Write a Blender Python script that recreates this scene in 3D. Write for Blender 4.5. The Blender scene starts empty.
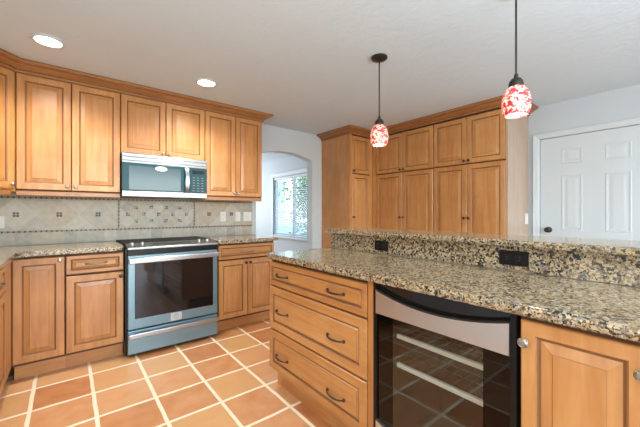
import bpy, bmesh, math, random
from mathutils import Vector, Matrix
random.seed(7)
C = bpy.context.scene.collection
PI = math.pi

# ------------------------------------------------------------------ camera
cam_data = bpy.data.cameras.new('camera')
cam_data.sensor_width = 36.0
cam_data.lens = 313.762 / 640.0 * 36.0
cam_data.shift_y = (212.54 - 213.5) / 640.0
cam_data.clip_start = 0.02
cam = bpy.data.objects.new('camera', cam_data); C.objects.link(cam)
cam.location = (0, 0, 1.1854)
cam.rotation_euler = (PI/2, 0, -math.radians(38.838))
bpy.context.scene.camera = cam

# ------------------------------------------------------------------ view, world, large lights
vs = bpy.context.scene.view_settings
vs.view_transform = 'Standard'; vs.look = 'None'; vs.gamma = 1.0; vs.exposure = 0.2
vs.use_curve_mapping = False
world = bpy.data.worlds.new('sky'); bpy.context.scene.world = world
world.use_nodes = True
wn = world.node_tree.nodes; wl = world.node_tree.links
bgn = wn['Background']
sky = wn.new('ShaderNodeTexSky'); sky.sky_type = 'NISHITA'
sky.sun_elevation = math.radians(55); sky.sun_rotation = math.radians(200); sky.sun_disc = False
wl.new(sky.outputs[0], bgn.inputs[0]); bgn.inputs[1].default_value = 1.1

def area(name, loc, rot, sx, sy, watts, col):
    d = bpy.data.lights.new(name, 'AREA'); d.shape = 'RECTANGLE'; d.size = sx; d.size_y = sy
    d.energy = watts; d.color = col
    o = bpy.data.objects.new(name, d); C.objects.link(o); o.location = loc; o.rotation_euler = rot
    return o
# added area lights, out of view, that fill the rooms
area('fill_rear', (1.3, -3.05, 1.25), (PI/2+.2, 0, 0), 3.9, 2.1, 82, (0.78, 0.91, 1.0))  # added fill at the open rear wall, stands in for daylight
area('fill_left', (-0.90, 0.2, 1.55), (PI/2, 0, -PI/2), 1.5, 0.95, 24, (1.0, 0.89, 0.72))  # added warm fill for the island, no window in this wall
area('fill_nook', (2.0, 7.3, 1.5), (-PI/2, 0, 0), 2.0, 1.4, 70, (0.9, 0.96, 1.0))  # unseen fill beyond the arch, in front of the solid far wall

# added unseen flash-like uplight, bounced off the ceiling behind the camera
area('uplight_fill', (.9, -.9, 1.55), (PI, 0, 0), .9, .9, 75, (0.80, 0.92, 1.0))

# ------------------------------------------------------------------ helpers
def link(o): C.objects.link(o); return o

def build(name, bm, mats, parent=None, loc=(0,0,0), rot=(0,0,0), smooth=False):
    me = bpy.data.meshes.new(name)
    bmesh.ops.remove_doubles(bm, verts=bm.verts, dist=1e-6)
    bmesh.ops.recalc_face_normals(bm, faces=bm.faces)
    bm.to_mesh(me); bm.free()
    if not isinstance(mats, (list, tuple)): mats = [mats]
    for m in mats: me.materials.append(m)
    if smooth:
        for p in me.polygons: p.use_smooth = True
        try: me.set_sharp_from_angle(angle=math.radians(38))
        except Exception: pass
    o = bpy.data.objects.new(name, me); link(o)
    o.location = loc; o.rotation_euler = rot
    if parent: o.parent = parent
    return o

def tag(o, label, cat, group=None):
    o['label'] = label; o['category'] = cat
    if group: o['group'] = group
    return o

def struct(o, label=None):
    o['kind'] = 'structure'
    return o

def thing(name, label, cat, loc=(0,0,0), rotz=0, group=None):
    o = bpy.data.objects.new(name, None); link(o)
    o.empty_display_size = 0.1
    o.location = loc; o.rotation_euler = (0, 0, rotz)
    return tag(o, label, cat, group)

def box(bm, x0, x1, y0, y1, z0, z1, mat=0, bev=0.0, seg=2):
    r = bmesh.ops.create_cube(bm, size=1.0)
    vsx = r['verts']
    for v in vsx:
        v.co = Vector((x0 + (v.co.x+.5)*(x1-x0), y0 + (v.co.y+.5)*(y1-y0), z0 + (v.co.z+.5)*(z1-z0)))
    fs = set(f for v in vsx for f in v.link_faces)
    for f in fs: f.material_index = mat
    if bev > 0:
        es = list(set(e for v in vsx for e in v.link_edges))
        rb = bmesh.ops.bevel(bm, geom=es, offset=bev, segments=seg, affect='EDGES', profile=0.5)
        for f in rb['faces']: f.material_index = mat
    return bm

def bx(*a, **k):
    bm = bmesh.new(); box(bm, *a, **k); return bm

def ring_loft(bm, rings, mat=0, closed=True, cap0=True, cap1=True, mats=None):
    vr = [[bm.verts.new(p) for p in r] for r in rings]
    n = len(vr[0])
    for i in range(len(vr)-1):
        for j in range(n if closed else n-1):
            k = (j+1) % n
            try:
                f = bm.faces.new((vr[i][j], vr[i][k], vr[i+1][k], vr[i+1][j]))
                f.material_index = mats[i] if mats else mat
            except ValueError: pass
    if cap0:
        f = bm.faces.new(vr[0][::-1]); f.material_index = mats[0] if mats else mat
    if cap1:
        f = bm.faces.new(vr[-1]); f.material_index = mats[-1] if mats else mat
    return vr

def lathe(bm, prof, n=20, center=(0,0,0), axis='z', mat=0, caps=True, mats=None, sy=1.0):
    rings = []
    cx, cy, cz = center
    for (r, h) in prof:
        ring = []
        for j in range(n):
            a = 2*PI*j/n
            c, s = r*math.cos(a), r*math.sin(a)*sy
            if axis == 'z': ring.append((cx+c, cy+s, cz+h))
            elif axis == 'y': ring.append((cx+c, cy+h, cz+s))     # h along +y
            else: ring.append((cx+h, cy+c, cz+s))
        rings.append(ring)
    ring_loft(bm, rings, mat, cap0=caps, cap1=caps, mats=mats)
    return bm

def tube(bm, pts, rad, n=8, mat=0):
    pts = [Vector(p) for p in pts]
    rings = []
    prev = None
    for i, p in enumerate(pts):
        if i == 0: t = pts[1]-p
        elif i == len(pts)-1: t = p-pts[i-1]
        else: t = (pts[i+1]-pts[i-1])
        t.normalize()
        up = prev if prev else (Vector((0,0,1)) if abs(t.z) < .9 else Vector((1,0,0)))
        a = t.cross(up).normalized(); b = a.cross(t).normalized(); prev = b
        r = rad[i] if isinstance(rad, (list, tuple)) else rad
        rings.append([tuple(p + a*(r*math.cos(2*PI*j/n)) + b*(r*math.sin(2*PI*j/n))) for j in range(n)])
    ring_loft(bm, rings, mat)
    return bm

def prism(bm, poly, z0, z1, mat=0, bev=0, seg=3):
    a = [bm.verts.new((x, y, z0)) for x, y in poly]
    b = [bm.verts.new((x, y, z1)) for x, y in poly]
    n = len(poly); fs = []
    fs.append(bm.faces.new(a[::-1])); fs.append(bm.faces.new(b))
    for i in range(n):
        fs.append(bm.faces.new((a[i], a[(i+1) % n], b[(i+1) % n], b[i])))
    for f in fs: f.material_index = mat
    if bev:
        es = [e for e in set(e for f in fs[:2] for e in f.edges)]
        bmesh.ops.bevel(bm, geom=es, offset=bev, segments=seg, affect='EDGES', profile=0.5)
    return bm

def sweep(bm, prof, path, mat=0, mats=None):
    """profile (outward, z) swept along a level path; outward = right of travel, mitred corners"""
    P = [Vector(p) for p in path]; rings = []
    for i, p in enumerate(P):
        d0 = (P[i]-P[i-1]).normalized() if i > 0 else None
        d1 = (P[i+1]-P[i]).normalized() if i < len(P)-1 else None
        n0 = Vector((d0.y, -d0.x)) if d0 else None
        n1 = Vector((d1.y, -d1.x)) if d1 else None
        if n0 is None: m = n1
        elif n1 is None: m = n0
        else:
            m = (n0+n1); m = m / (1 + n0.dot(n1))
        rings.append([(p.x+m.x*o, p.y+m.y*o, z) for o, z in prof])
    vr = [[bm.verts.new(q) for q in r] for r in rings]
    n = len(prof)
    for i in range(len(vr)-1):
        for j in range(n):
            k = (j+1) % n
            f = bm.faces.new((vr[i][j], vr[i][k], vr[i+1][k], vr[i+1][j]))
            f.material_index = mats[j] if mats else mat
    bm.faces.new(vr[0]); bm.faces.new(vr[-1][::-1])
    return bm

# ------------------------------------------------------------------ materials
def newmat(name):
    m = bpy.data.materials.new(name); m.use_nodes = True
    nt = m.node_tree
    return m, nt.nodes, nt.links, nt.nodes['Principled BSDF']

def plain(name, col, rough=.5, metal=0.0, spec=None, coat=0, bump=0, bscale=60):
    m, N, L, b = newmat(name)
    b.inputs['Base Color'].default_value = (*col, 1); b.inputs['Roughness'].default_value = rough
    b.inputs['Metallic'].default_value = metal
    if spec is not None: b.inputs['Specular IOR Level'].default_value = spec
    if coat: b.inputs['Coat Weight'].default_value = coat
    tc = N.new('ShaderNodeTexCoord'); nz = N.new('ShaderNodeTexNoise'); nz.inputs['Scale'].default_value = bscale
    nz.inputs['Detail'].default_value = 3
    L.new(tc.outputs['Object'], nz.inputs['Vector'])
    mr = N.new('ShaderNodeMapRange'); L.new(nz.outputs['Fac'], mr.inputs[0])
    mr.inputs[3].default_value = max(0, rough-.012); mr.inputs[4].default_value = min(1, rough+.012)
    L.new(mr.outputs[0], b.inputs['Roughness'])
    if bump:
        bp = N.new('ShaderNodeBump'); bp.inputs['Strength'].default_value = bump; bp.inputs['Distance'].default_value = .01
        L.new(nz.outputs['Fac'], bp.inputs['Height']); L.new(bp.outputs[0], b.inputs['Normal'])
    return m

def ramp(N, stops, interp='LINEAR'):
    r = N.new('ShaderNodeValToRGB'); cr = r.color_ramp; cr.interpolation = interp
    while len(cr.elements) < len(stops): cr.elements.new(.5)
    for e, (p, c) in zip(cr.elements, stops):
        e.position = p; e.color = (*c, 1)
    return r

def steel(name, col, rough, stretch):
    m, N, L, b = newmat(name)
    b.inputs['Base Color'].default_value = (*col, 1); b.inputs['Metallic'].default_value = 1; b.inputs['Roughness'].default_value = rough
    tc = N.new('ShaderNodeTexCoord'); mp = N.new('ShaderNodeMapping'); mp.inputs['Scale'].default_value = stretch
    nz = N.new('ShaderNodeTexNoise'); nz.inputs['Scale'].default_value = 4; nz.inputs['Detail'].default_value = 2
    L.new(tc.outputs['Object'], mp.inputs[0]); L.new(mp.outputs[0], nz.inputs['Vector'])
    mr = N.new('ShaderNodeMapRange'); L.new(nz.outputs['Fac'], mr.inputs[0])
    mr.inputs[3].default_value = rough-.06; mr.inputs[4].default_value = rough+.06
    L.new(mr.outputs[0], b.inputs['Roughness'])
    return m

def wood(name, stretch, cols=None, rough=.34):
    cols = cols or [(.25, (.375, .148, .043)), (.5, (.48, .216, .068)), (.75, (.585, .303, .113))]
    m, N, L, b = newmat(name)
    tc = N.new('ShaderNodeTexCoord'); oi = N.new('ShaderNodeObjectInfo')
    add = N.new('ShaderNodeVectorMath'); add.operation = 'MULTIPLY_ADD'
    cmb = N.new('ShaderNodeCombineXYZ')
    mul = N.new('ShaderNodeMath'); mul.operation = 'MULTIPLY'; mul.inputs[1].default_value = 37.0
    L.new(oi.outputs['Random'], mul.inputs[0])
    for i in range(3): L.new(mul.outputs[0], cmb.inputs[i])
    add.inputs[1].default_value = stretch
    L.new(tc.outputs['Object'], add.inputs[0]); L.new(cmb.outputs[0], add.inputs[2])
    n1 = N.new('ShaderNodeTexNoise'); n1.inputs['Scale'].default_value = 3.2; n1.inputs['Detail'].default_value = 5
    n1.inputs['Distortion'].default_value = .7
    L.new(add.outputs[0], n1.inputs['Vector'])
    n2 = N.new('ShaderNodeTexNoise'); n2.inputs['Scale'].default_value = 6.0; n2.inputs['Detail'].default_value = 2
    L.new(tc.outputs['Object'], n2.inputs['Vector'])
    mx = N.new('ShaderNodeMix'); mx.data_type = 'FLOAT'; mx.inputs[0].default_value = .35
    L.new(n1.outputs['Fac'], mx.inputs[2]); L.new(n2.outputs['Fac'], mx.inputs[3])
    # each board a little lighter or darker
    sh = N.new('ShaderNodeMapRange'); sh.inputs[3].default_value = -.09; sh.inputs[4].default_value = .09
    L.new(oi.outputs['Random'], sh.inputs[0])
    ad = N.new('ShaderNodeMath'); ad.operation = 'ADD'
    L.new(mx.outputs[0], ad.inputs[0]); L.new(sh.outputs[0], ad.inputs[1])
    r = ramp(N, cols); L.new(ad.outputs[0], r.inputs[0])
    L.new(r.outputs[0], b.inputs['Base Color'])
    b.inputs['Roughness'].default_value = rough
    b.inputs['Coat Weight'].default_value = .25; b.inputs['Coat Roughness'].default_value = .22
    bp = N.new('ShaderNodeBump'); bp.inputs['Strength'].default_value = .04; bp.inputs['Distance'].default_value = .002
    L.new(n1.outputs['Fac'], bp.inputs['Height']); L.new(bp.outputs[0], b.inputs['Normal'])
    return m

WOOD = wood('honey_maple', (9, 9, .8))
WOODH = wood('honey_maple_level_grain', (.8, 9, 9))
CROWNW = wood('glazed_moulding_maple', (.8, 9, 9), [(.25, (.26, .105, .034)), (.5, (.35, .150, .050)), (.75, (.43, .20, .072))])
GLAREWOOD = wood('glare_end_panel', (9, 9, .8), [(.25, (.37, .265, .19)), (.5, (.43, .315, .235)), (.75, (.49, .37, .28))])  # end panel maple, paled by glare put into the colour
GLAZE = plain('dark_glaze', (.22, .095, .036), .45)
GLAZE2 = plain('soft_glaze', (.36, .165, .06), .4)
DARK = plain('cabinet_gap', (.10, .046, .020), .8)
PEWTER = plain('pewter', (.36, .33, .29), .36, 1.0)
BRONZE = plain('dark_bronze', (.055, .045, .038), .38, .8)
STEEL = steel('brushed_steel', (.31, .32, .335), .36, (6, 1, 1))
STEELC = steel('light_steel', (.66, .67, .69), .33, (14, 1, .5))
STEELB = steel('bright_steel', (.42, .43, .45), .30, (1, 1, 3))
FILM = plain('blue_filmed_steel', (.19, .305, .37), .28, .5, coat=.3)
TEAL = plain('teal_filmed_glass', (.006, .05, .072), .3, 0, .25)
BLACK = plain('black_plastic', (.006, .006, .006), .3, spec=.25)
BGLASS = plain('black_glass', (.010, .009, .009), .05, 0, .6)
CTOP = plain('ceramic_cooktop', (.008, .008, .009), .45, spec=.08)
MWGLASS = plain('microwave_window', (.05, .08, .095), .14, .1, .4)
WHITEP = plain('white_plastic', (.72, .71, .68), .4)
WHITE = plain('white_paint', (.55, .605, .645), .45)
WALLM = plain('wall_paint', (.51, .56, .60), .7, bump=.03, bscale=180)
NOOKM = plain('nook_paint', (.50, .55, .60), .7)

def ceiling_mat():
    m, N, L, b = newmat('knockdown_ceiling')
    b.inputs['Base Color'].default_value = (.61, .695, .76, 1); b.inputs['Roughness'].default_value = .85
    tc = N.new('ShaderNodeTexCoord')
    n = N.new('ShaderNodeTexNoise'); n.inputs['Scale'].default_value = 14; n.inputs['Detail'].default_value = 4; n.inputs['Distortion'].default_value = .8
    L.new(tc.outputs['Object'], n.inputs['Vector'])
    r = ramp(N, [(.46, (0,0,0)), (.56, (1,1,1))]); L.new(n.outputs['Fac'], r.inputs[0])
    bp = N.new('ShaderNodeBump'); bp.inputs['Strength'].default_value = .16; bp.inputs['Distance'].default_value = .005
    L.new(r.outputs[0], bp.inputs['Height']); L.new(bp.outputs[0], b.inputs['Normal'])
    return m
CEIL = ceiling_mat()

def granite_mat(name, light=1.0, scale=105, dark=0.0):
    m, N, L, b = newmat(name)
    tc = N.new('ShaderNodeTexCoord')
    dn = N.new('ShaderNodeTexNoise'); dn.inputs['Scale'].default_value = 60; dn.inputs['Detail'].default_value = 2
    L.new(tc.outputs['Object'], dn.inputs['Vector'])
    mad = N.new('ShaderNodeVectorMath'); mad.operation = 'MULTIPLY_ADD'; mad.inputs[1].default_value = (.018,)*3
    L.new(dn.outputs['Color'], mad.inputs[0]); L.new(tc.outputs['Object'], mad.inputs[2])
    v = N.new('ShaderNodeTexVoronoi'); v.inputs['Scale'].default_value = scale
    L.new(mad.outputs[0], v.inputs['Vector'])
    sep = N.new('ShaderNodeSeparateColor'); L.new(v.outputs['Color'], sep.inputs[0])
    big = N.new('ShaderNodeTexNoise'); big.inputs['Scale'].default_value = 16; big.inputs['Detail'].default_value = 3
    L.new(tc.outputs['Object'], big.inputs['Vector'])
    mx = N.new('ShaderNodeMix'); mx.data_type = 'FLOAT'; mx.inputs[0].default_value = .40
    L.new(sep.outputs[0], mx.inputs[2]); L.new(big.outputs['Fac'], mx.inputs[3])
    k = light
    r = ramp(N, [(0, (.022, .020, .019)), (.26+dark, (.09, .066, .046)), (.33+dark, (.25*k, .165*k, .085*k)), (.42+dark*.6, (.41*k, .295*k, .15*k)),
                 (.52, (.51*k, .405*k, .25*k)), (.61, (.29*k, .22*k, .14*k)), (.67, (.46*k, .39*k, .29*k)), (.75, (.21*k, .195*k, .18*k))], 'CONSTANT')
    L.new(mx.outputs[0], r.inputs[0])
    # fine pepper
    v2 = N.new('ShaderNodeTexVoronoi'); v2.inputs['Scale'].default_value = scale*2.6
    L.new(mad.outputs[0], v2.inputs['Vector'])
    s2 = N.new('ShaderNodeSeparateColor'); L.new(v2.outputs['Color'], s2.inputs[0])
    gt = N.new('ShaderNodeMath'); gt.operation = 'LESS_THAN'; gt.inputs[1].default_value = .10
    L.new(s2.outputs[1], gt.inputs[0])
    mc = N.new('ShaderNodeMix'); mc.data_type = 'RGBA'
    L.new(gt.outputs[0], mc.inputs[0]); L.new(r.outputs[0], mc.inputs[6]); mc.inputs[7].default_value = (.03, .026, .024, 1)
    L.new(mc.outputs[2], b.inputs['Base Color'])
    b.inputs['Roughness'].default_value = .13
    b.inputs['Specular IOR Level'].default_value = .5
    return m
GRANITE = granite_mat('speckled_granite', .92, 126, 0)
GRANITE2 = granite_mat('bolder_speckled_granite', 1.0, 116, .045)

def floor_mat():
    m, N, L, b = newmat('saltillo_floor_tile')
    tc = N.new('ShaderNodeTexCoord')
    dn = N.new('ShaderNodeTexNoise'); dn.inputs['Scale'].default_value = 9; dn.inputs['Detail'].default_value = 2
    L.new(tc.outputs['Object'], dn.inputs['Vector'])
    mp = N.new('ShaderNodeMapping'); mp.inputs['Location'].default_value = (-.133+.309*40-.004, -.055+.31*40-.004, 0)
    L.new(tc.outputs['Object'], mp.inputs['Vector'])
    mad = N.new('ShaderNodeVectorMath'); mad.operation = 'MULTIPLY_ADD'; mad.inputs[1].default_value = (.008, .008, 0)
    L.new(dn.outputs['Color'], mad.inputs[0]); L.new(mp.outputs[0], mad.inputs[2])
    br = N.new('ShaderNodeTexBrick'); br.offset = 0; br.offset_frequency = 1; br.squash = 1
    br.inputs['Scale'].default_value = 1; br.inputs['Brick Width'].default_value = .309; br.inputs['Row Height'].default_value = .31
    br.inputs['Mortar Size'].default_value = .0118; br.inputs['Mortar Smooth'].default_value = .25; br.inputs['Bias'].default_value = 0
    L.new(mad.outputs[0], br.inputs['Vector'])
    dv = N.new('ShaderNodeVectorMath'); dv.operation = 'DIVIDE'; dv.inputs[1].default_value = (.309, .31, 1)
    L.new(mp.outputs[0], dv.inputs[0])
    fl = N.new('ShaderNodeVectorMath'); fl.operation = 'FLOOR'; L.new(dv.outputs[0], fl.inputs[0])
    wnz = N.new('ShaderNodeTexWhiteNoise'); wnz.noise_dimensions = '2D'; L.new(fl.outputs[0], wnz.inputs['Vector'])
    n2 = N.new('ShaderNodeTexNoise'); n2.inputs['Scale'].default_value = 9; n2.inputs['Detail'].default_value = 5
    L.new(tc.outputs['Object'], n2.inputs['Vector'])
    mx = N.new('ShaderNodeMix'); mx.data_type = 'FLOAT'; mx.inputs[0].default_value = .50
    L.new(wnz.outputs['Value'], mx.inputs[2]); L.new(n2.outputs['Fac'], mx.inputs[3])
    r = ramp(N, [(.18, (.43, .165, .06)), (.38, (.53, .235, .095)), (.56, (.60, .315, .155)), (.78, (.61, .355, .15))])
    L.new(mx.outputs[0], r.inputs[0])
    mc = N.new('ShaderNodeMix'); mc.data_type = 'RGBA'
    L.new(br.outputs['Fac'], mc.inputs[0]); L.new(r.outputs[0], mc.inputs[6]); mc.inputs[7].default_value = (.80, .71, .54, 1)
    L.new(mc.outputs[2], b.inputs['Base Color'])
    rr = N.new('ShaderNodeMapRange'); rr.inputs[3].default_value = .33; rr.inputs[4].default_value = .75
    L.new(br.outputs['Fac'], rr.inputs[0]); L.new(rr.outputs[0], b.inputs['Roughness'])
    sm = N.new('ShaderNodeMath'); sm.operation = 'MULTIPLY_ADD'; sm.inputs[1].default_value = -1.0
    L.new(br.outputs['Fac'], sm.inputs[0]); L.new(n2.outputs['Fac'], sm.inputs[2])
    bp = N.new('ShaderNodeBump'); bp.inputs['Strength'].default_value = .35; bp.inputs['Distance'].default_value = .006
    L.new(sm.outputs[0], bp.inputs['Height']); L.new(bp.outputs[0], b.inputs['Normal'])
    return m
FLOOR = floor_mat()

def stone(name, a, bcol):
    m, N, L, b = newmat(name)
    tc = N.new('ShaderNodeTexCoord'); n = N.new('ShaderNodeTexNoise'); n.inputs['Scale'].default_value = 22; n.inputs['Detail'].default_value = 5
    L.new(tc.outputs['Object'], n.inputs['Vector'])
    r = ramp(N, [(.3, a), (.7, bcol)]); L.new(n.outputs['Fac'], r.inputs[0]); L.new(r.outputs[0], b.inputs['Base Color'])
    b.inputs['Roughness'].default_value = .40
    return m
TILES = [stone('travertine_grey', (0.389, 0.356, 0.294), (0.484, 0.441, 0.37)), stone('travertine_pale', (0.446, 0.405, 0.336), (0.541, 0.491, 0.407)),
         stone('travertine_tan', (0.408, 0.347, 0.26), (0.503, 0.427, 0.328)), stone('travertine_smoke', (0.332, 0.302, 0.256), (0.437, 0.396, 0.332))]
GROUT = plain('tile_grout', (.46, .42, .355), .8)
MOSD = stone('mosaic_dark', (.05, .042, .036), (.11, .095, .08))
MOSB = stone('mosaic_tan', (.24, .21, .17), (.36, .32, .26))

def see_through(name, tint, ior=1.45, rough=0.0):
    m = bpy.data.materials.new(name); m.use_nodes = True
    N = m.node_tree.nodes; L = m.node_tree.links
    N.remove(N['Principled BSDF'])
    t = N.new('ShaderNodeBsdfTransparent'); t.inputs[0].default_value = (*tint, 1)
    g = N.new('ShaderNodeBsdfGlossy'); g.inputs['Roughness'].default_value = rough; g.inputs[0].default_value = (.9, .9, .9, 1)
    f = N.new('ShaderNodeFresnel'); f.inputs[0].default_value = ior
    ge = N.new('ShaderNodeNewGeometry'); fr = N.new('ShaderNodeMath'); fr.operation = 'SUBTRACT'; fr.use_clamp = True   # reflect on the outer face of the sheet only
    L.new(f.outputs[0], fr.inputs[0]); L.new(ge.outputs['Backfacing'], fr.inputs[1])
    mx = N.new('ShaderNodeMixShader'); L.new(fr.outputs[0], mx.inputs[0]); L.new(t.outputs[0], mx.inputs[1]); L.new(g.outputs[0], mx.inputs[2])
    L.new(mx.outputs[0], N['Material Output'].inputs[0])
    return m
PANE = see_through('window_glass', (.95, .97, .97))
SMOKE = see_through('smoked_glass', (.80, .82, .80), 1.95)
SMOKED = see_through('dark_smoked_glass', (.035, .025, .025), 1.45)

def emit(name, col, s):
    m, N, L, b = newmat(name)
    b.inputs['Base Color'].default_value = (.8, .8, .8, 1)
    b.inputs['Emission Color'].default_value = (*col, 1); b.inputs['Emission Strength'].default_value = s
    return m
CANGLOW = emit('can_lens', (1, .93, .82), 9)
BULB = emit('bulb', (1, .93, .82), 6)

def shade_mat():
    m, N, L, b = newmat('mottled_red_glass')
    tc = N.new('ShaderNodeTexCoord')
    n = N.new('ShaderNodeTexNoise'); n.inputs['Scale'].default_value = 58; n.inputs['Detail'].default_value = 2; n.inputs['Distortion'].default_value = 1.0
    L.new(tc.outputs['Object'], n.inputs['Vector'])
    r = ramp(N, [(.40, (.98, .80, .62)), (.46, (.95, .48, .38)), (.51, (.80, .06, .075)), (.66, (.52, .012, .035))])
    L.new(n.outputs['Fac'], r.inputs[0]); L.new(r.outputs[0], b.inputs['Base Color'])
    L.new(r.outputs[0], b.inputs['Emission Color']); b.inputs['Emission Strength'].default_value = .31
    b.inputs['Roughness'].default_value = .12
    return m
SHADE = shade_mat()
LEAF = stone('leaf', (.05, .13, .03), (.20, .34, .10))
BARK = plain('bark', (.12, .08, .05), .9)
SIDING = plain('blue_siding', (.42, .62, .72), .7)
LAWN = stone('lawn', (.08, .16, .04), (.16, .26, .08))

# ------------------------------------------------------------------ the room shell
ZC = 2.3176; YW = 3.591; XW = 3.93; XL = -.94; YF = -3.2; XN = 3.5; YN = 7.5
struct(build('floor', bx(XL-.1, XW+.1, YF-.1, YN+.1, -.05, 0), FLOOR))
struct(build('ceiling', bx(XL-.1, XW+.1, YF-.1, YN+.1, ZC, ZC+.08), CEIL))

bm = bmesh.new()                                        # wall with the arched opening
AX0, AX1, ASP, APK = 1.854, 2.75, 1.925, 2.008
pts = [(XL, 0), (AX0, 0), (AX0, ASP)]
hw = (AX1-AX0)/2; rise = APK-ASP; R = (hw*hw+rise*rise)/(2*rise); acx = (AX0+AX1)/2; acz = APK-R
for i in range(1, 24):
    x = AX0 + (AX1-AX0)*i/24; pts.append((x, acz+math.sqrt(R*R-(x-acx)**2)))
pts += [(AX1, ASP), (AX1, 0), (XW, 0), (XW, ZC), (XL, ZC)]
va = [bm.verts.new((x, YW, z)) for x, z in pts]; vb = [bm.verts.new((x, YW+.13, z)) for x, z in pts]
bm.faces.new(va); bm.faces.new(vb[::-1])
for i in range(len(pts)):
    k = (i+1) % len(pts); bm.faces.new((va[i], vb[i], vb[k], va[k]))
struct(build('wall_back', bm, WALLM))

DY0, DY1, DZ = .25, 1.139, 1.966                        # door opening in the right wall
bm = bmesh.new()
box(bm, XW, XW+.1, DY1, YW, 0, ZC); box(bm, XW, XW+.1, YF, DY0, 0, ZC); box(bm, XW, XW+.1, DY0, DY1, DZ, ZC)
struct(build('wall_right', bm, WALLM))
struct(build('wall_left', bx(XL-.1, XL, YF, YN, 0, ZC), WALLM))
bm = bmesh.new()                                        # wall behind the camera with its wide opening
box(bm, XL, -.3, YF-.1, YF, 0, ZC); box(bm, 3.5, XW, YF-.1, YF, 0, ZC); box(bm, -.3, 3.5, YF-.1, YF, 2.25, ZC)
struct(build('wall_front', bm, WALLM))
WY0, WY1, WZ0, WZ1 = 4.50, 5.96, .69, 1.93              # window of the room beyond the arch
bm = bmesh.new()
box(bm, XN, XN+.12, YW+.13, WY0, 0, ZC); box(bm, XN, XN+.12, WY1, YN, 0, ZC)
box(bm, XN, XN+.12, WY0, WY1, 0, WZ0); box(bm, XN, XN+.12, WY0, WY1, WZ1, ZC)
struct(build('wall_nook', bm, NOOKM))
struct(build('wall_far', bx(XL, XN, YN, YN+.1, 0, ZC), NOOKM))
struct(build('baseboard_nook', bx(XN-.014, XN, YW+.13, YN, 0, .10, bev=.004), WHITE))

# window beyond the arch
win = struct(build('window_1', bx(XN+.03, XN+.07, WY0, WY0+.045, WZ0, WZ1), WHITE))
bm = bmesh.new(); box(bm, XN+.03, XN+.07, WY1-.045, WY1, WZ0, WZ1); box(bm, XN+.03, XN+.07, WY0, WY1, WZ0, WZ0+.05)
box(bm, XN+.03, XN+.07, WY0, WY1, WZ1-.05, WZ1); box(bm, XN+.025, XN+.075, 5.19, 5.25, WZ0, WZ1)
build('window_frame', bm, WHITE, win)
build('window_pane', bx(XN+.048, XN+.052, WY0+.04, WY1-.04, WZ0+.04, WZ1-.04), PANE, win)
bm = bmesh.new()
box(bm, XN-.018, XN, WY0-.07, WY0, WZ0-.02, WZ1+.08, bev=.004); box(bm, XN-.018, XN, WY1, WY1+.07, WZ0-.02, WZ1+.08, bev=.004)
box(bm, XN-.024, XN, WY0-.09, WY1+.09, WZ1+.01, WZ1+.09, bev=.004)
build('window_casing', bm, WHITE, win)
build('window_sill', bx(XN-.05, XN+.03, WY0-.08, WY1+.08, WZ0-.035, WZ0, bev=.006), WHITE, win)

# door in the right wall
door = struct(build('door_1', bx(XW+.012, XW+.052, DY0+.004, DY1-.004, .01, DZ-.004), WHITE))
bm = bmesh.new()
for (a, b_) in ((.435, .617), (.783, .953)):
    for (z0, z1) in ((.22, .80), (1.001, 1.563), (1.682, 1.835)):
        # sunk moulded panel
        for ins, dep0, dep1 in ((0, .012, .005), (.014, .016, .013)):
            pass
        rings = []
        for ins, xx in ((0, XW+.0125), (.006, XW+.0095), (.012, XW+.0095), (.022, XW+.0118), (.034, XW+.0118), (.055, XW+.0095)):
            rings.append([(xx, a+ins, z0+ins), (xx, b_-ins, z0+ins), (xx, b_-ins, z1-ins), (xx, a+ins, z1-ins)])
        ring_loft(bm, rings)
build('door_panel', bm, WHITE, door)
bm = bmesh.new()
lathe(bm, [(.031, 0), (.031, -.006), (.024, -.010), (.012, -.012), (.011, -.035), (.022, -.042), (.028, -.052), (.026, -.064), (.012, -.072)], 24, (XW+.012, 1.062, 1.005), 'x')
build('door_knob', bm, BRONZE, door, smooth=True)
# casing: two nested mouldings
bm = bmesh.new()
prof = [(0, 0), (.060, 0), (.060, .018), (.052, .022), (.042, .018), (.015, .014), (.0, .008)]
def casing_piece(bm, ptsA, ptsB):
    ring_loft(bm, [ptsA, ptsB])
def cw(o, d, side):
    return o, d
# left upright, head, right upright (mitred at the head)
A = [(XW-d, DY1+o, 0) for o, d in prof]; B = [(XW-d, DY1+o, DZ+o) for o, d in prof]
C2 = [(XW-d, DY0-o, DZ+o) for o, d in prof]; D2 = [(XW-d, DY0-o, 0) for o, d in prof]
ring_loft(bm, [A, B, C2, D2])
struct(build('trim_1', bm, WHITE))

# ------------------------------------------------------------------ cabinet fittings
def raised_panel(w, h, t=.02, frame=.052, bevel=.034, horizontal=False):
    """front in the plane y=0, origin at lower left corner; back at y=t"""
    bm = bmesh.new()
    prof = [(0, t, 0), (0, .004, 0), (.004, 0, 0), (frame-.006, 0, 0), (frame-.003, .0025, 2), (frame, .004, 1), (frame+.003, .0095, 1),
            (frame+.006, .0095, 1), (frame+bevel, .0035, 0), (frame+bevel+.0025, .0015, 2), (frame+bevel+.005, .0015, 0)]
    vr = []
    for ins, y, _ in prof:
        vr.append([bm.verts.new(p) for p in ((ins, y, ins), (w-ins, y, ins), (w-ins, y, h-ins), (ins, y, h-ins))])
    for i in range(len(vr)-1):
        for j in range(4):
            k = (j+1) % 4
            f = bm.faces.new((vr[i][j], vr[i][k], vr[i+1][k], vr[i+1][j]))
            mi = prof[i+1][2]
            f.material_index = mi
    bm.faces.new(vr[0][::-1]); bm.faces.new(vr[-1])
    return bm

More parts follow.
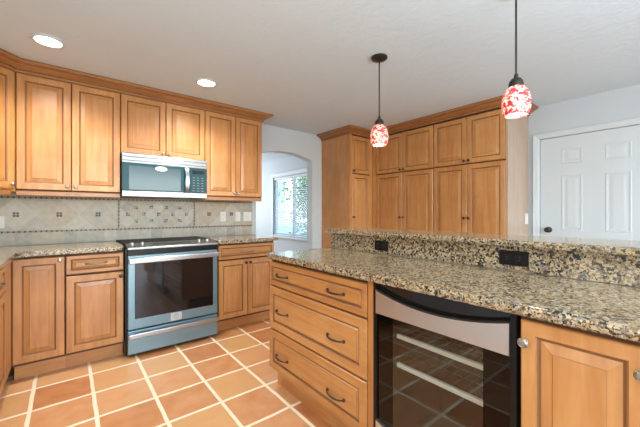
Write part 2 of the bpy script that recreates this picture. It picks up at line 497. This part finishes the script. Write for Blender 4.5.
def knob(parent, x, z, s=1.0, mat=None):
    bm = bmesh.new()
    lathe(bm, [(.008*s, .001), (.008*s, -.003), (.0055*s, -.006), (.0055*s, -.012), (.011*s, -.016), (.0145*s, -.020), (.0145*s, -.023),
               (.0125*s, -.025), (.0115*s, -.0245), (.009*s, -.0275), (.004*s, -.0285)], 18, (x, 0, z), 'y')
    return build('knob', bm, mat or PEWTER, parent, smooth=True)

def pull(parent, x, z, w=.125, mat=None):
    bm = bmesh.new()
    n = 14; pts = []; rad = []
    for i in range(n+1):
        t = i/n; a = -1+2*t
        pts.append((x+a*w/2, -.006-.022*(1-a*a)**.6 if abs(a) < 1 else -.004, z - .002*(1-a*a)))
        rad.append(.0038+.0022*(1-abs(a)))
    tube(bm, pts, rad, 8)
    for s in (-1, 1):
        lathe(bm, [(.0085, .001), (.0085, -.004), (.006, -.008), (.003, -.010)], 12, (x+s*w/2, 0, z), 'y')
    return build('handle', bm, mat or PEWTER, parent, smooth=True)

def cab_door(cab, x0, x1, z0, z1, knobs=(), name='door', frame=.052, pulls=(), mat=None, bevel=.034, kmat=None):
    g = .0028
    d = build(name, raised_panel(x1-x0-2*g, z1-z0-2*g, frame=frame, bevel=bevel), [mat or WOOD, GLAZE, GLAZE2], cab, (x0+g, 0, z0+g))
    for kx, kz in knobs: knob(d, kx-x0-g, kz-z0-g, mat=kmat)
    for kx, kz in pulls: pull(d, kx-x0-g, kz-z0-g, mat=kmat)
    return d

def carcass(cab, x0, x1, y1, z0, z1, name='carcass', extra=None):
    bm = bmesh.new(); box(bm, x0, x1, .0215, y1, z0, z1)
    for f in bm.faces:
        if f.calc_center_median().y < .022: f.material_index = 1      # face frame in the door gaps, darkened by glaze and painted shadow
    return build(name, bm, [WOOD, DARK], cab)

def toe(cab, x0, x1, y0=.081, y1=.10, z1=.113):
    return build('toe_kick', bx(x0, x1, y0, y1, 0, z1), WOODH, cab)

# ------------------------------------------------------------------ range wall: upper cabinets
YU = 3.256
def light_rail(cab, x0, x1, z=1.355):
    bm = bmesh.new(); box(bm, x0, x1, .012, .036, z-.040, z, bev=.004)
    return build('light_rail', bm, CROWNW, cab)

t = thing('wall_cabinet', 'tall two-door maple wall cabinet left of the microwave', 'cabinet', (-.302, YU, 0))
W_ = .667
carcass(t, .001, W_-.001, .334, 1.345, 2.25)
cab_door(t, 0, .328, 1.36, 2.238, [(.328-.026, 1.395)]); cab_door(t, .328, W_, 1.36, 2.238, [(.328+.026, 1.395)])
light_rail(t, 0, W_)

t = thing('wall_cabinet', 'short two-door maple wall cabinet directly above the microwave', 'cabinet', (.365, YU, 0))
W_ = .738
carcass(t, .001, W_-.001, .334, 1.712, 2.25)
cab_door(t, 0, W_/2, 1.716, 2.238, [(W_/2-.026, 1.745)]); cab_door(t, W_/2, W_, 1.716, 2.238, [(W_/2+.026, 1.745)])

t = thing('wall_cabinet', 'tall two-door maple wall cabinet between microwave and arched opening', 'cabinet', (1.103, YU, 0))
W_ = .657
carcass(t, .001, W_, .334, 1.345, 2.25)
cab_door(t, 0, .336, 1.36, 2.238, [(.336-.024, 1.395)]); cab_door(t, .336, W_, 1.36, 2.238, [(.336+.024, 1.395)])
light_rail(t, 0, W_)

# diagonal corner unit
t = thing('corner_cabinet', 'diagonal maple corner wall cabinet at the left edge of the photo', 'cabinet', (-.302-.439*math.cos(PI/4), YU-.439*math.sin(PI/4), 0), PI/4)
bm = bmesh.new()
Minv = Matrix.Rotation(-PI/4, 3, 'Z')
cornr = [(-.3035, 3.281), (-.3035, 3.589), (-.938, 3.589), (-.938, 2.956), (-.628, 2.956)]
loc0 = Vector((-.302-.439*math.cos(PI/4), YU-.439*math.sin(PI/4), 0))
poly = [tuple((Minv @ (Vector((x, y, 0))-loc0)).xy) for x, y in cornr]
prism(bm, poly, 1.345, 2.25); build('carcass', bm, WOOD, t)
cab_door(t, .004, .435, 1.36, 2.238, [(.435-.024, 1.395)])
light_rail(t, .012, .428)

# crown moulding
cprof = [(.0, 2.234), (.004, 2.234), (.004, 2.2385), (.014, 2.239), (.014, 2.254), (.008, 2.2545), (.008, 2.2595), (.020, 2.260), (.032, 2.267), (.050, 2.277), (.062, 2.285), (.062, 2.2905),
         (.080, 2.291), (.092, 2.298), (.092, 2.3105), (.095, 2.311), (.095, 2.3168), (0, 2.3168)]
cmat = [0, 1, 0, 0, 1, 1, 0, 0, 0, 0, 1, 0, 0, 0, 1, 1, 0, 0]
bm = bmesh.new()
sweep(bm, cprof, [(-.613, 2.945), (-.302, YU), (1.762, YU), (1.762, YW-.002)], mats=cmat)
build('crown_moulding', bm, [CROWNW, GLAZE]); tag(bpy.data.objects['crown_moulding'], 'maple crown moulding along the ceiling above the range wall cabinets', 'moulding')

# ------------------------------------------------------------------ range wall: base cabinets
YB = 3.0
t = thing('base_cabinet', 'full-height single-door maple base cabinet in the left corner', 'cabinet', (-.298, YB, 0))
carcass(t, 0, .286, .589, .113, .878)
cab_door(t, .0, .284, .130, .862, [(.255, .835)])
toe(t, .006, .286)
t = thing('base_cabinet', 'maple base cabinet with one drawer and door, left of the range', 'cabinet', (-.012, YB, 0))
carcass(t, .001, .372, .589, .113, .878)
cab_door(t, .002, .371, .718, .862, name='drawer', frame=.032, bevel=.02, pulls=[(.187, .793)], mat=WOODH)
cab_door(t, .002, .371, .130, .708, [(.348, .672)], kmat=BRONZE)
toe(t, 0, .373)
t = thing('base_cabinet', 'maple base cabinet with a drawer over two doors, right of the range', 'cabinet', (1.141, YB, 0))
carcass(t, 0, .632, .589, .113, .878)
cab_door(t, .002, .630, .718, .862, name='drawer', frame=.032, bevel=.02, pulls=[(.316, .79)], mat=WOODH)
cab_door(t, .002, .314, .130, .708, [(.290, .672)], kmat=BRONZE); cab_door(t, .314, .630, .130, .708, [(.338, .672)], kmat=BRONZE)
toe(t, 0, .632)
# left run, facing the island
t = thing('base_cabinet', 'maple drawer-and-door base cabinet cut off by the left photo edge', 'cabinet', (-.298, 2.15, 0), PI/2)
carcass(t, 0, .827, .64, .113, .878)
cab_door(t, .02, .60, .70, .862, name='drawer', frame=.04, bevel=.022, pulls=[(.31, .785)], mat=WOODH)
cab_door(t, .02, .60, .130, .69)
build('filler_strip', bx(.603, .845, 0, .02, .13, .862), WOOD, t)
toe(t, 0, .90, .06, .075)

# ------------------------------------------------------------------ worktops
def rounded(poly, idx, r, n=6):
    out = []
    for i, p in enumerate(poly):
        if i not in idx: out.append(p); continue
        p0 = Vector(poly[i-1]); p1 = Vector(p); p2 = Vector(poly[(i+1) % len(poly)])
        a = (p0-p1).normalized(); b = (p2-p1).normalized()
        for k in range(n+1):
            s = k/n
            q = p1 + a*r*(1-s)**2 + b*r*s**2
            out.append((q.x, q.y))
    return out
bm = bmesh.new()
prism(bm, rounded([(XL+.002, 1.9), (-.27, 1.9), (-.27, 2.972), (.361, 2.972), (.361, YW-.002), (XL+.002, YW-.002)], (2, 3), .06), .879, .914, bev=.011)
tag(build('worktop', bm, GRANITE), 'L-shaped beige granite worktop in the corner left of the range', 'worktop')
bm = bmesh.new()
prism(bm, rounded([(1.137, 2.972), (1.812, 2.972), (1.812, YW-.002), (1.137, YW-.002)], (0, 1), .03), .879, .914, bev=.011)
tag(build('worktop', bm, GRANITE), 'short granite worktop between the range and the arched opening', 'worktop')
XI = 1.0705
bm = bmesh.new()
prism(bm, rounded([(XI-.027, -.55), (1.6125, -.55), (1.6125, 1.872), (XI-.027, 1.872)], (3,), .02), .879, .914, bev=.012)
tag(build('worktop', bm, GRANITE), 'long granite island worktop above the wine cooler and drawers', 'worktop')
bm = bmesh.new(); box(bm, 1.614, 1.634, -.55, 1.866, .915, 1.028)
tag(build('backsplash_slab', bm, GRANITE2), 'upright granite slab between island worktop and raised bar top', 'backsplash')
bm = bmesh.new()
prism(bm, rounded([(1.572, -.55), (1.98, -.55), (1.98, 1.895), (1.572, 1.895)], (2, 3), .022), 1.029, 1.060, bev=.012)
tag(build('bar_top', bm, GRANITE), 'raised granite bar top behind the island worktop under the pendants', 'bar top')
struct(build('wall_bar', bx(1.636, 1.76, -.55, 1.866, 0, 1.027), WALLM))

# ------------------------------------------------------------------ backsplash tiles (part of the wall surface)
def clip(poly, x0, x1, z0, z1):
    def cut(P, f, inter):
        out = []
        for i in range(len(P)):
            a, b = P[i-1], P[i]
            fa, fb = f(a), f(b)
            if fa >= 0:
                if fb >= 0: out.append(b)
                else: out.append(inter(a, b, fa, fb))
            elif fb >= 0: out += [inter(a, b, fa, fb), b]
        return out
    it = lambda a, b, fa, fb: (a[0]+(b[0]-a[0])*fa/(fa-fb), a[1]+(b[1]-a[1])*fa/(fa-fb))
    for f in (lambda p: p[0]-x0, lambda p: x1-p[0], lambda p: p[1]-z0, lambda p: z1-p[1]):
        if len(poly) < 3: return []
        poly = cut(poly, f, it)
    return poly
bm = bmesh.new()
YT = YW-.010
box(bm, XL+.002, 1.799, YW-.006, YW-.0005, .9145, 1.344, mat=0)
def tile(bm, poly, m, y=YT):
    if len(poly) < 3: return
    ar = 0
    for i in range(len(poly)): ar += poly[i-1][0]*poly[i][1]-poly[i][0]*poly[i-1][1]
    if abs(ar) < 2e-5: return
    a = [bm.verts.new((x, y, z)) for x, z in poly]; b = [bm.verts.new((x, YW-.006, z)) for x, z in poly]
    try:
        f = bm.faces.new(a); f.material_index = m
        for i in range(len(poly)):
            k = (i+1) % len(poly); f = bm.faces.new((a[i], b[i], b[k], a[k])); f.material_index = m
    except ValueError: pass
rt = lambda: random.choice([1, 1, 2, 2, 3, 4])
def sq(x, z, s): return [(x-s, z-s), (x+s, z-s), (x+s, z+s), (x-s, z+s)]
zlo, zhi, zm = 1.033, 1.302, 1.168
def lattice(x0, x1, cx, D, g):
    h = D/2-g
    n = int((x1-x0)/D)+4
    for i in range(-n, n+1):
        for j in range(-4, 5):
            for off in (0, .5):
                px, pz = cx+(i+off)*D, zm+(j+off)*D
                tile(bm, clip([(px-h, pz), (px, pz-h), (px+h, pz), (px, pz+h)], x0, x1, zlo, zhi), rt())
lattice(XL+.01, .378, -.055, .2765, .0028)
lattice(1.105, 1.796, 1.258, .266, .0028)
lattice(.396, 1.087, .598+.0685, .137, .002)
for x in (-.607, -.33, -.055, .223):
    for dx in (-.0105, .0105):
        for dz in (-.0105, .0105): tile(bm, sq(x+dx, zm+dz, .0085), 5, YT-.003)
for x in (1.258, 1.524):
    for dx in (-.0105, .0105):
        for dz in (-.0105, .0105): tile(bm, sq(x+dx, zm+dz, .0085), 5, YT-.003)
for i in range(5):
    for dx in (-.009, .009):
        for dz in (-.009, .009):
            tile(bm, sq(.463+.1375*i+dx, zm+dz, .0072), random.choice([5, 6]), YT-.003)
            if i < 4:
                for zz in (1.0995, 1.2365): tile(bm, sq(.5315+.1375*i+dx, zz+dz, .0072), random.choice([5, 6]), YT-.003)
x = XL+.01                                              # bottom course
while x < 1.79:
    x2 = min(x+.1, 1.797)
    tile(bm, [(x+.0015, .917), (x2-.0015, .917), (x2-.0015, 1.0165), (x+.0015, 1.0165)], rt()); x += .1
def mosaic(x0, x1, z0, z1, vertical=False):
    s = .017
    if vertical:
        z = z0
        while z < z1: tile(bm, [(x0, z+.0015), (x1, z+.0015), (x1, min(z+s-.0015, z1)), (x0, min(z+s-.0015, z1))], 5 if int(z/s) % 2 else 6, YT-.002); z += s
    else:
        x = x0
        while x < x1: tile(bm, [(x+.0015, z0), (min(x+s-.0015, x1), z0), (min(x+s-.0015, x1), z1), (x+.0015, z1)], 5 if int(x/s+50) % 2 else 6, YT-.002); x += s
mosaic(XL+.01, 1.796, 1.0175, 1.0315); mosaic(XL+.01, 1.796, 1.3035, 1.318)
mosaic(.380, .392, 1.033, 1.302, True); mosaic(1.09, 1.102, 1.033, 1.302, True)
struct(build('backsplash', bm, [GROUT]+TILES+[MOSD, MOSB]))

# ------------------------------------------------------------------ outlets and switches
def outlet(label, loc, rotz, w, h, kind, mat, dark, group=None):
    t = thing('switch_plate' if kind == 'switch' else 'wall_outlet', label, 'switch' if kind == 'switch' else 'outlet', loc, rotz, group)
    build('cover_plate', bx(-w/2, w/2, -.006, 0, 0, h, bev=.003), mat, t)
    bm = bmesh.new()
    if kind == 'switch':
        n = max(1, round(w/.075))
        for i in range(n):
            cx = (i-(n-1)/2)*.046
            box(bm, cx-.015, cx+.015, -.010, -.005, h*.22, h*.78, bev=.002)
        build('rocker', bm, mat, t)
    elif kind == 'level':
        for sx in (-1, 1):
            box(bm, sx*.027-.017, sx*.027+.017, -.009, -.005, h*.5-.014, h*.5+.014, bev=.002)
        o = build('socket', bm, mat, t)
        for sx in (-1, 1):
            for dz in (-.006, .006): build('slot', bx(sx*.027-.005, sx*.027+.004, -.0095, -.0088, h*.5+dz-.0012, h*.5+dz+.0012), dark, o)
    else:
        for k in (.3, .7): box(bm, -.017, .017, -.009, -.005, h*k-.014, h*k+.014, bev=.002)
        o = build('socket', bm, mat, t)
        for k in (.3, .7):
            for dx in (-.006, .006): build('slot', bx(dx-.0012, dx+.0012, -.0095, -.0088, h*k-.004, h*k+.005), dark, o)
    return t
DKGREY = plain('charcoal_plastic', (.05, .05, .052), .5)
GREYP = plain('grey_plastic', (.25, .25, .24), .5)
YO = YT-.0005
outlet('white outlet on the backsplash, just left of the twin switch plates', (1.42, YO, 1.08), 0, .068, .112, 'outlet', WHITEP, GREYP)
outlet('narrow white switch plate on the backsplash, middle of the three plates', (1.604, YO, 1.08), 0, .066, .112, 'switch', WHITEP, GREYP)
outlet('wide white switch plate at the right end of the backsplash', (1.731, YO, 1.08), 0, .110, .112, 'switch', WHITEP, GREYP)
outlet('white outlet on the backsplash at the left photo edge', (-.432, YO, 1.06), 0, .075, .098, 'outlet', WHITEP, GREYP)
outlet('small black outlet on the granite upstand nearer the arched opening', (1.6135, 1.356, .935), -PI/2, .115, .066, 'level', BLACK, DKGREY)
outlet('wide black outlet on the granite upstand above the wine cooler', (1.6135, .571, .940), -PI/2, .125, .068, 'level', BLACK, DKGREY)

# ------------------------------------------------------------------ island cabinets (fronts face -X)
YI = 1.885
t = thing('island_cabinet', 'three-drawer maple island cabinet left of the wine cooler', 'cabinet', (XI, YI, 0), -PI/2)
carcass(t, .0, .899, .54, .125, .878)
for (z0, z1, fz, ph) in ((.697, .860, .03, .778), (.408, .692, .045, .543), (.138, .403, .045, .252)):
    cab_door(t, .002, .898, z0, z1, name='drawer', frame=.052 if z1 < .8 else .036, bevel=.012, pulls=[(.168, ph), (.682, ph)], mat=WOODH, kmat=BRONZE)
build('filler_strip', bx(.9, .936, .006, .02, .0, .878), WOOD, t)
build('toe_kick', bx(.002, .899, .068, .085, 0, .125), WOODH, t)

t = thing('island_cabinet', 'maple pull-out island cabinet with two knobs, right of the wine cooler', 'cabinet', (XI, .366, 0), -PI/2)
carcass(t, .0, .286, .54, .125, .878)
cab_door(t, .003, .284, .138, .864, [(.019, .800), (.266, .800)], frame=.045, bevel=.034)
build('toe_kick', bx(0, .286, .055, .075, 0, .125), WOODH, t)
t = thing('island_cabinet', 'maple island cabinet beyond the right photo edge', 'cabinet', (XI, .078, 0), -PI/2)
carcass(t, .0, .60, .54, .125, .878)
cab_door(t, .003, .30, .138, .864); cab_door(t, .30, .598, .138, .864)
build('toe_kick', bx(0, .60, .055, .075, 0, .125), WOODH, t)

# ------------------------------------------------------------------ wine cooler
t = thing('wine_cooler', 'black and steel glass-door wine cooler built into the island', 'wine cooler', (XI, .948, 0), -PI/2)
W_ = .580
bm = bmesh.new()                                        # hollow black body
box(bm, .006, .03, .03, .53, .02, .872); box(bm, W_-.03, W_-.006, .03, .53, .02, .872)
box(bm, .03, W_-.03, .50, .53, .02, .872); box(bm, .03, W_-.03, .03, .50, .02, .12); box(bm, .03, W_-.03, .03, .50, .76, .872)
build('body', bm, BLACK, t)
dr = build('door', bx(.004, .022, -.004, .028, .11, .872), BLACK, t)
bm = bmesh.new()
box(bm, W_-.020, W_-.002, -.004, .028, .11, .872); box(bm, .022, W_-.020, .002, .028, .11, .14)
build('door_frame', bm, BLACK, dr)
build('handle_recess', bx(.022, W_-.020, .012, .028, .735, .872), BGLASS, dr)
def band(z_low, z_end, z_mid, flip=False):
    bm = bmesh.new(); n = 28; x0, x1 = .0225, W_-.0205
    rings = []
    for i in range(n+1):
        x = x0+(x1-x0)*i/n; a = 2*i/n-1
        z = z_mid+(z_end-z_mid)*a*a
        rings.append([(x, -.010, z_low), (x, -.010, z), (x, .006, z), (x, .006, z_low)])
    ring_loft(bm, rings); return bm
build('handle_band', band(.742, .846, .806), STEELC, dr)
bm = bmesh.new(); n = 28
pts = []
for i in range(n+1):
    a = 2*i/n-1; x = .0225+(W_-.043)*i/n
    pts.append((x, -.011, .8085+.040*a*a))
tube(bm, pts, .0055, 8); build('handle_lip', bm, BGLASS, dr)
build('kick_band', band(.115, .27, .235), STEELC, dr)
build('glass', bx(.105, .476, .004, .008, .14, .742), SMOKE, dr)
build('tinted_border', bx(.022, .1045, .004, .008, .14, .742), SMOKED, dr)
build('tinted_border', bx(.4765, W_-.0205, .004, .008, .14, .742), SMOKED, dr)
SHELFW = plain('pale_shelf_trim', (.85, .83, .80), .4)
RACK = plain('shelf_wire', (.10, .095, .09), .4, .8)
for z in (.645, .522):
    s = build('shelf', bx(.105, .476, .030, .046, z+.002, z+.019, bev=.002), SHELFW, t)
    bm = bmesh.new()
    for k in range(9):
        xx = .115+k*(.35)/8
        tube(bm, [(xx, .044, z+.008), (xx, .49, z+.008)], .003, 6)
    for yy in (.16, .3, .45): tube(bm, [(.032, yy, z+.005), (W_-.032, yy, z+.005)], .003, 6)
    build('shelf_rack', bm, RACK, s)
build('base_grille', bx(.006, W_-.006, .06, .075, 0, .10), BLACK, t)

# ------------------------------------------------------------------ range
t = thing('range', 'stainless slide-in electric range with blue protective film', 'range', (.378, 2.95, 0))
W_ = .745
W2 = W_-.008
bm = bmesh.new(); box(bm, -.013, W2+.013, .03, .636, .02, .885); build('body', bm, BLACK, t)
build('cooktop', bx(-.013, W2+.013, .165, .636, .886, .922, bev=.003), CTOP, t)
bm = bmesh.new()                                        # sloped control panel
sec = [(-.004, .880), (-.012, .884), (-.012, .894), (-.006, .899), (.165, .922), (.165, .88)]
ring_loft(bm, [[(x, y, z) for y, z in sec] for x in (0, W2)])
pn = build('control_panel', bm, STEEL, t)
slope = math.atan2(.023, .171)
for kx, in ((.043,), (.118,), (.590,), (.668,)):
    bm = bmesh.new()
    lathe(bm, [(.024, 0), (.024, .004), (.017, .006), (.016, .022), (.013, .026), (.004, .027)], 20)
    build('knob', bm, STEELB, pn, (kx, .075, .910), (slope, 0, 0), smooth=True)
bm = bmesh.new(); box(bm, .20, .52, .055, .105, -.001, .0015)
build('display', bm, BGLASS, pn, (0, 0, .9015), (slope, 0, 0))
bm = bmesh.new(); box(bm, 0.002, W2-.002, -.0, .03, .835, .879)
build('vent_strip', bm, BLACK, t)
dr = build('oven_door', bx(.002, W2-.002, -.010, .028, .232, .833, bev=.005), FILM, t)
build('window', bx(.050, W2-.045, -.0125, -.009, .315, .770, bev=.001), BGLASS, dr)
bm = bmesh.new(); box(bm, .004, W2-.004, -.060, -.042, .772, .815, bev=.006, seg=3)
for xx in (.010, W2-.040): box(bm, xx, xx+.03, -.045, -.008, .780, .808)
build('handle', bm, STEELB, dr)
# square badge hanging on the door: grey card with a round monogram
bd = build('badge', bx(.322, .412, -.0155, -.0115, .243, .308), plain('badge_card', (.50, .52, .53), .5), dr)
bm = bmesh.new(); lathe(bm, [(.020, 0), (.020, -.001), (.016, -.001), (.016, 0)], 24, (.367, -.0155, .276), 'y', caps=False)
tube(bm, [(.359, -.016, .282), (.366, -.016, .286), (.371, -.016, .280), (.365, -.016, .272), (.371, -.016, .268)], .0016, 6)
build('emblem', bm, GREYP, bd)
dw = build('warming_drawer', bx(.002, W2-.002, -.010, .028, .030, .220, bev=.005), FILM, t)
bm = bmesh.new(); box(bm, .004, W2-.004, -.052, -.036, .165, .203, bev=.006, seg=3)
for xx in (.010, W2-.040): box(bm, xx, xx+.03, -.04, -.008, .170, .198)
build('handle', bm, STEELB, dw)
for xx in (.05, W2-.05):
    for yy in (.08, .58): build('foot', lathe(bmesh.new(), [(.018, 0), (.018, .022)], 12, (xx, yy, 0)), BLACK, t)

# ------------------------------------------------------------------ microwave
t = thing('microwave', 'stainless over-the-range microwave with dark window, above the range', 'microwave', (.368, 3.195, 1.327))
W_ = .732
build('body', bx(0, W_, .02, .394, .0, .383), BLACK, t)
bm = bmesh.new()
for k in range(2): box(bm, 0, W_, -.006, .02, .318+k*.033, .349+k*.033, bev=.003)
box(bm, 0, W_, .004, .02, .318, .382); box(bm, 0, W_, -.004, .02, .298, .3165, bev=.002)
build('vent_grille', bm, STEEL, t)
dr = build('door', bx(.001, .565, -.006, .02, .052, .297, bev=.002), TEAL, t)
build('window', bx(.052, .480, -.0075, -.005, .062, .272), MWGLASS, dr)
bm = bmesh.new()
pts = []
for i in range(13):
    a = -1+i/6; pts.append((.535, -.012-.030*(1-a*a)**.7 if abs(a) < 1 else -.004, .172+a*.128))
rings = []
for p in pts:
    rings.append([(p[0]-.017, p[1], p[2]), (p[0]+.017, p[1], p[2]), (p[0]+.015, p[1]+.008, p[2]), (p[0]-.015, p[1]+.008, p[2])])
ring_loft(bm, rings); build('handle', bm, STEELB, dr, smooth=True)
bm = bmesh.new(); lathe(bm, [(.052, 0), (.052, -.001)], 28, (.31, -.0075, .262), 'y', sy=.42)
st = build('sticker', bm, WHITEP, dr)
bm = bmesh.new()
for k, (a, b_) in enumerate(((-.030, .026), (-.034, .034), (-.022, .024))): box(bm, .31+a, .31+b_, -.0092, -.0084, .272-.009*k, .275-.009*k)
build('sticker_text', bm, GREYP, st)
cp = build('control_panel', bx(.567, W_-.001, -.006, .02, .052, .297, bev=.002), TEAL, t)
for r_ in range(6):
    for c_ in range(3): build('key', bx(.592+c_*.042, .612+c_*.042, -.0068, -.0058, .070+r_*.026, .074+r_*.026), GREYP, cp)
build('clock_display', bx(.59, .705, -.0072, -.0058, .238, .275), BGLASS, cp)
build('bottom_rail', bx(0, W_, -.006, .02, .001, .051, bev=.003), STEEL, t)

# ------------------------------------------------------------------ pantry wall
XP = 3.367
t = thing('pantry_cabinet', 'tall maple pantry cabinet with narrow door and plain side panel, beside the arch', 'cabinet', (2.92, 3.0, 0))
carcass(t, 0, 1.008, .589, .0, 2.2335)
build('face_frame', bx(0, .045, .0, .021, .0, 2.2335), WOOD, t)
cab_door(t, .047, .40, 1.716, 2.223, [(.070, 1.748)], kmat=BRONZE); cab_door(t, .047, .40, .12, 1.708, [(.070, 1.125)], kmat=BRONZE)
build('filler_strip', bx(.402, .446, .003, .021, 0, 2.2335), WOOD, t)
t = thing('pantry_cabinet', 'four-door maple pantry cabinet in the inner corner of the pantry wall', 'cabinet', (XP, 2.975, 0), -PI/2)
carcass(t, 0, .923, .559, .0, 2.2335)
build('filler_strip', bx(-.026, .043, .003, .021, 0, 2.2335), WOOD, t)
cab_door(t, .045, .482, 1.716, 2.223, [(.455, 1.745)], kmat=BRONZE); cab_door(t, .482, .922, 1.716, 2.223, [(.509, 1.745)], kmat=BRONZE)
cab_door(t, .045, .482, .12, 1.708, [(.455, 1.125)], kmat=BRONZE); cab_door(t, .482, .922, .12, 1.708, [(.509, 1.125)], kmat=BRONZE)
t = thing('pantry_cabinet', 'four-door maple pantry cabinet at the end nearest the white door', 'cabinet', (XP, 2.051, 0), -PI/2)
carcass(t, 0, .790, .559, .0, 2.2335)
cab_door(t, .001, .400, 1.716, 2.223, [(.375, 1.745)], kmat=BRONZE); cab_door(t, .400, .788, 1.716, 2.223, [(.425, 1.745)], kmat=BRONZE)
cab_door(t, .001, .400, .12, 1.708, [(.375, 1.125)], kmat=BRONZE); cab_door(t, .400, .788, .12, 1.708, [(.425, 1.125)], kmat=BRONZE)
build('end_panel', bx(.791, .808, .004, .560, 0, 2.2335), GLAREWOOD, t)['label'] = 'maple end panel with glare in its colour'
bm = bmesh.new()
sweep(bm, cprof, [(2.92, YW-.002), (2.92, 3.0), (XP, 3.0), (XP, 1.243), (XW-.002, 1.243)], mats=cmat)
o = build('crown_moulding', bm, [CROWNW, GLAZE]); tag(o, 'maple crown moulding stepping along the top of the pantry cabinets', 'moulding')
outlet('white switch plate on the pantry end panel beside the white door', (3.862, 1.2425, 1.06), 0, .085, .118, 'switch', WHITEP, GREYP)

# ------------------------------------------------------------------ recessed lights
def can(x, y, label, vis=True, watts=20):
    t = thing('recessed_light', label, 'ceiling light', (x, y, ZC-.012))
    bm = bmesh.new(); lathe(bm, [(.070, .010), (.094, .0115), (.094, .006), (.088, .001), (.072, .003)], 36, caps=False)
    build('trim_ring', bm, WHITE, t, smooth=True)
    bm = bmesh.new(); lathe(bm, [(.0705, .006), (.0705, .009)], 36)
    build('lens', bm, CANGLOW, t)
    d = bpy.data.lights.new('can_lamp', 'SPOT'); d.energy = watts*4; d.spot_size = math.radians(150); d.spot_blend = .8
    d.shadow_soft_size = .07; d.color = (1, .94, .84)
    o = bpy.data.objects.new('can_lamp', d); link(o); o.parent = t; o.location = (0, 0, -.01)
    return t
can(-.098, 2.735, 'round recessed ceiling light above the left wall cabinets, nearer the photo corner')
can(.943, 2.75, 'round recessed ceiling light above the range, nearer the middle')

# ------------------------------------------------------------------ pendants
def pendant(x, y, label):
    zb = 1.676
    t = thing('pendant_lamp', label, 'pendant lamp', (x, y, zb), 0, 'pendants over the bar')
    bm = bmesh.new(); lathe(bm, [(.058, ZC-zb-.0008), (.060, ZC-zb-.008), (.052, ZC-zb-.018), (.02, ZC-zb-.026), (.006, ZC-zb-.032)], 28)
    build('canopy', bm, BRONZE, t, smooth=True)
    bm = bmesh.new(); tube(bm, [(0, 0, .195), (0, 0, ZC-zb-.03)], .0048, 8); build('rod', bm, BRONZE, t, smooth=True)
    bm = bmesh.new(); lathe(bm, [(.006, .212), (.010, .206), (.010, .192), (.022, .186), (.031, .172), (.034, .156), (.034, .146), (.030, .144)], 24)
    build('socket_cap', bm, BRONZE, t, smooth=True)
    bm = bmesh.new()
    op = [(.024, .150), (.036, .143), (.047, .130), (.057, .112), (.0635, .085), (.0660, .058), (.0638, .032), (.058, .010), (.050, 0)]
    ip = [(r-.004, z) for r, z in op][::-1]
    lathe(bm, op+ip, 32, caps=False); build('lamp_shade', bm, SHADE, t, smooth=True)
    bm = bmesh.new(); lathe(bm, [(.008, .12), (.02, .10), (.034, .07), (.042, .04), (.044, .015), (.036, .006), (.004, .003)], 20)
    build('bulb', bm, BULB, t, smooth=True)
    d = bpy.data.lights.new('pendant_glow', 'POINT'); d.energy = 5; d.shadow_soft_size = .03; d.color = (1, .86, .68)
    o = bpy.data.objects.new('pendant_glow', d); link(o); o.parent = t; o.location = (0, 0, -.012)
    return t
pendant(1.77, 1.51, 'mottled red glass pendant farther from the camera, hanging before the pantry corner')
pendant(1.77, .615, 'mottled red glass pendant nearer the camera, beside the white door')

# ------------------------------------------------------------------ blinds in the window beyond the arch
t = thing('window_blind', 'white slatted blind hanging in the window beyond the arch', 'blind', (XN+.012, (WY0+WY1)/2, WZ0))
hwid = (WY1-WY0)/2-.006
build('head_rail', bx(-.012, .014, -hwid, hwid, WZ1-WZ0-.045, WZ1-WZ0-.004, bev=.003), WHITE, t)
bm = bmesh.new(); z = .03
while z < WZ1-WZ0-.06:
    a = math.radians(33)
    q = [(-.016*math.cos(a), z-.016*math.sin(a)), (.016*math.cos(a), z+.016*math.sin(a))]
    box(bm, -.016, .016, -hwid, hwid, -.001, .001)
    for v in bm.verts[-8:] if False else []: pass
    bm.verts.ensure_lookup_table()
    for v in bm.verts[-8:]:
        x_, z_ = v.co.x, v.co.z
        v.co.x = x_*math.cos(a)-z_*math.sin(a); v.co.z = z + x_*math.sin(a)+z_*math.cos(a)
    z += .036
build('slats', bm, WHITE, t)
build('bottom_rail', bx(-.014, .014, -hwid, hwid, .004, .022, bev=.003), WHITE, t)

# ------------------------------------------------------------------ outside the window
struct(build('ground', bx(XW+.15, 40, -10, 40, -.4, -.3), LAWN))
def tree(x, y, h, r, label):
    t = thing('garden_tree', label, 'tree', (x, y, -.3), 0, 'trees outside the nook window')
    bm = bmesh.new(); tube(bm, [(0, 0, 0), (.05, .02, h*.4), (0, 0, h*.7)], [.12, .09, .05], 8); build('trunk', bm, BARK, t)
    bm = bmesh.new()
    for k in range(2600):
        a, b_, c_ = random.gauss(0, .45), random.gauss(0, .45), random.gauss(0, .45)
        p = Vector((a*r, b_*r, h*.62+c_*h*.42)); s = .05+random.random()*.05
        n1 = Vector((random.gauss(0, 1), random.gauss(0, 1), random.gauss(0, 1))).normalized(); n2 = n1.orthogonal().normalized(); n3 = n1.cross(n2)
        v = [bm.verts.new(p+n2*s), bm.verts.new(p+n3*s*.5), bm.verts.new(p-n2*s), bm.verts.new(p-n3*s*.5)]
        bm.faces.new(v)
    build('foliage', bm, LEAF, t)
tree(6.3, 8.4, 3.4, .75, 'leafy green tree seen through the right half of the blind')
tree(9.6, 11.4, 4.6, 1.2, 'taller green tree behind the first, seen through the blind')
t = thing('neighbour_house', 'pale blue house wall seen through the left half of the blind', 'house', (6.6, 14.5, -.3))
build('wall', bx(-.6, 1.4, -2.0, 3.0, 0, 4.5), SIDING, t)
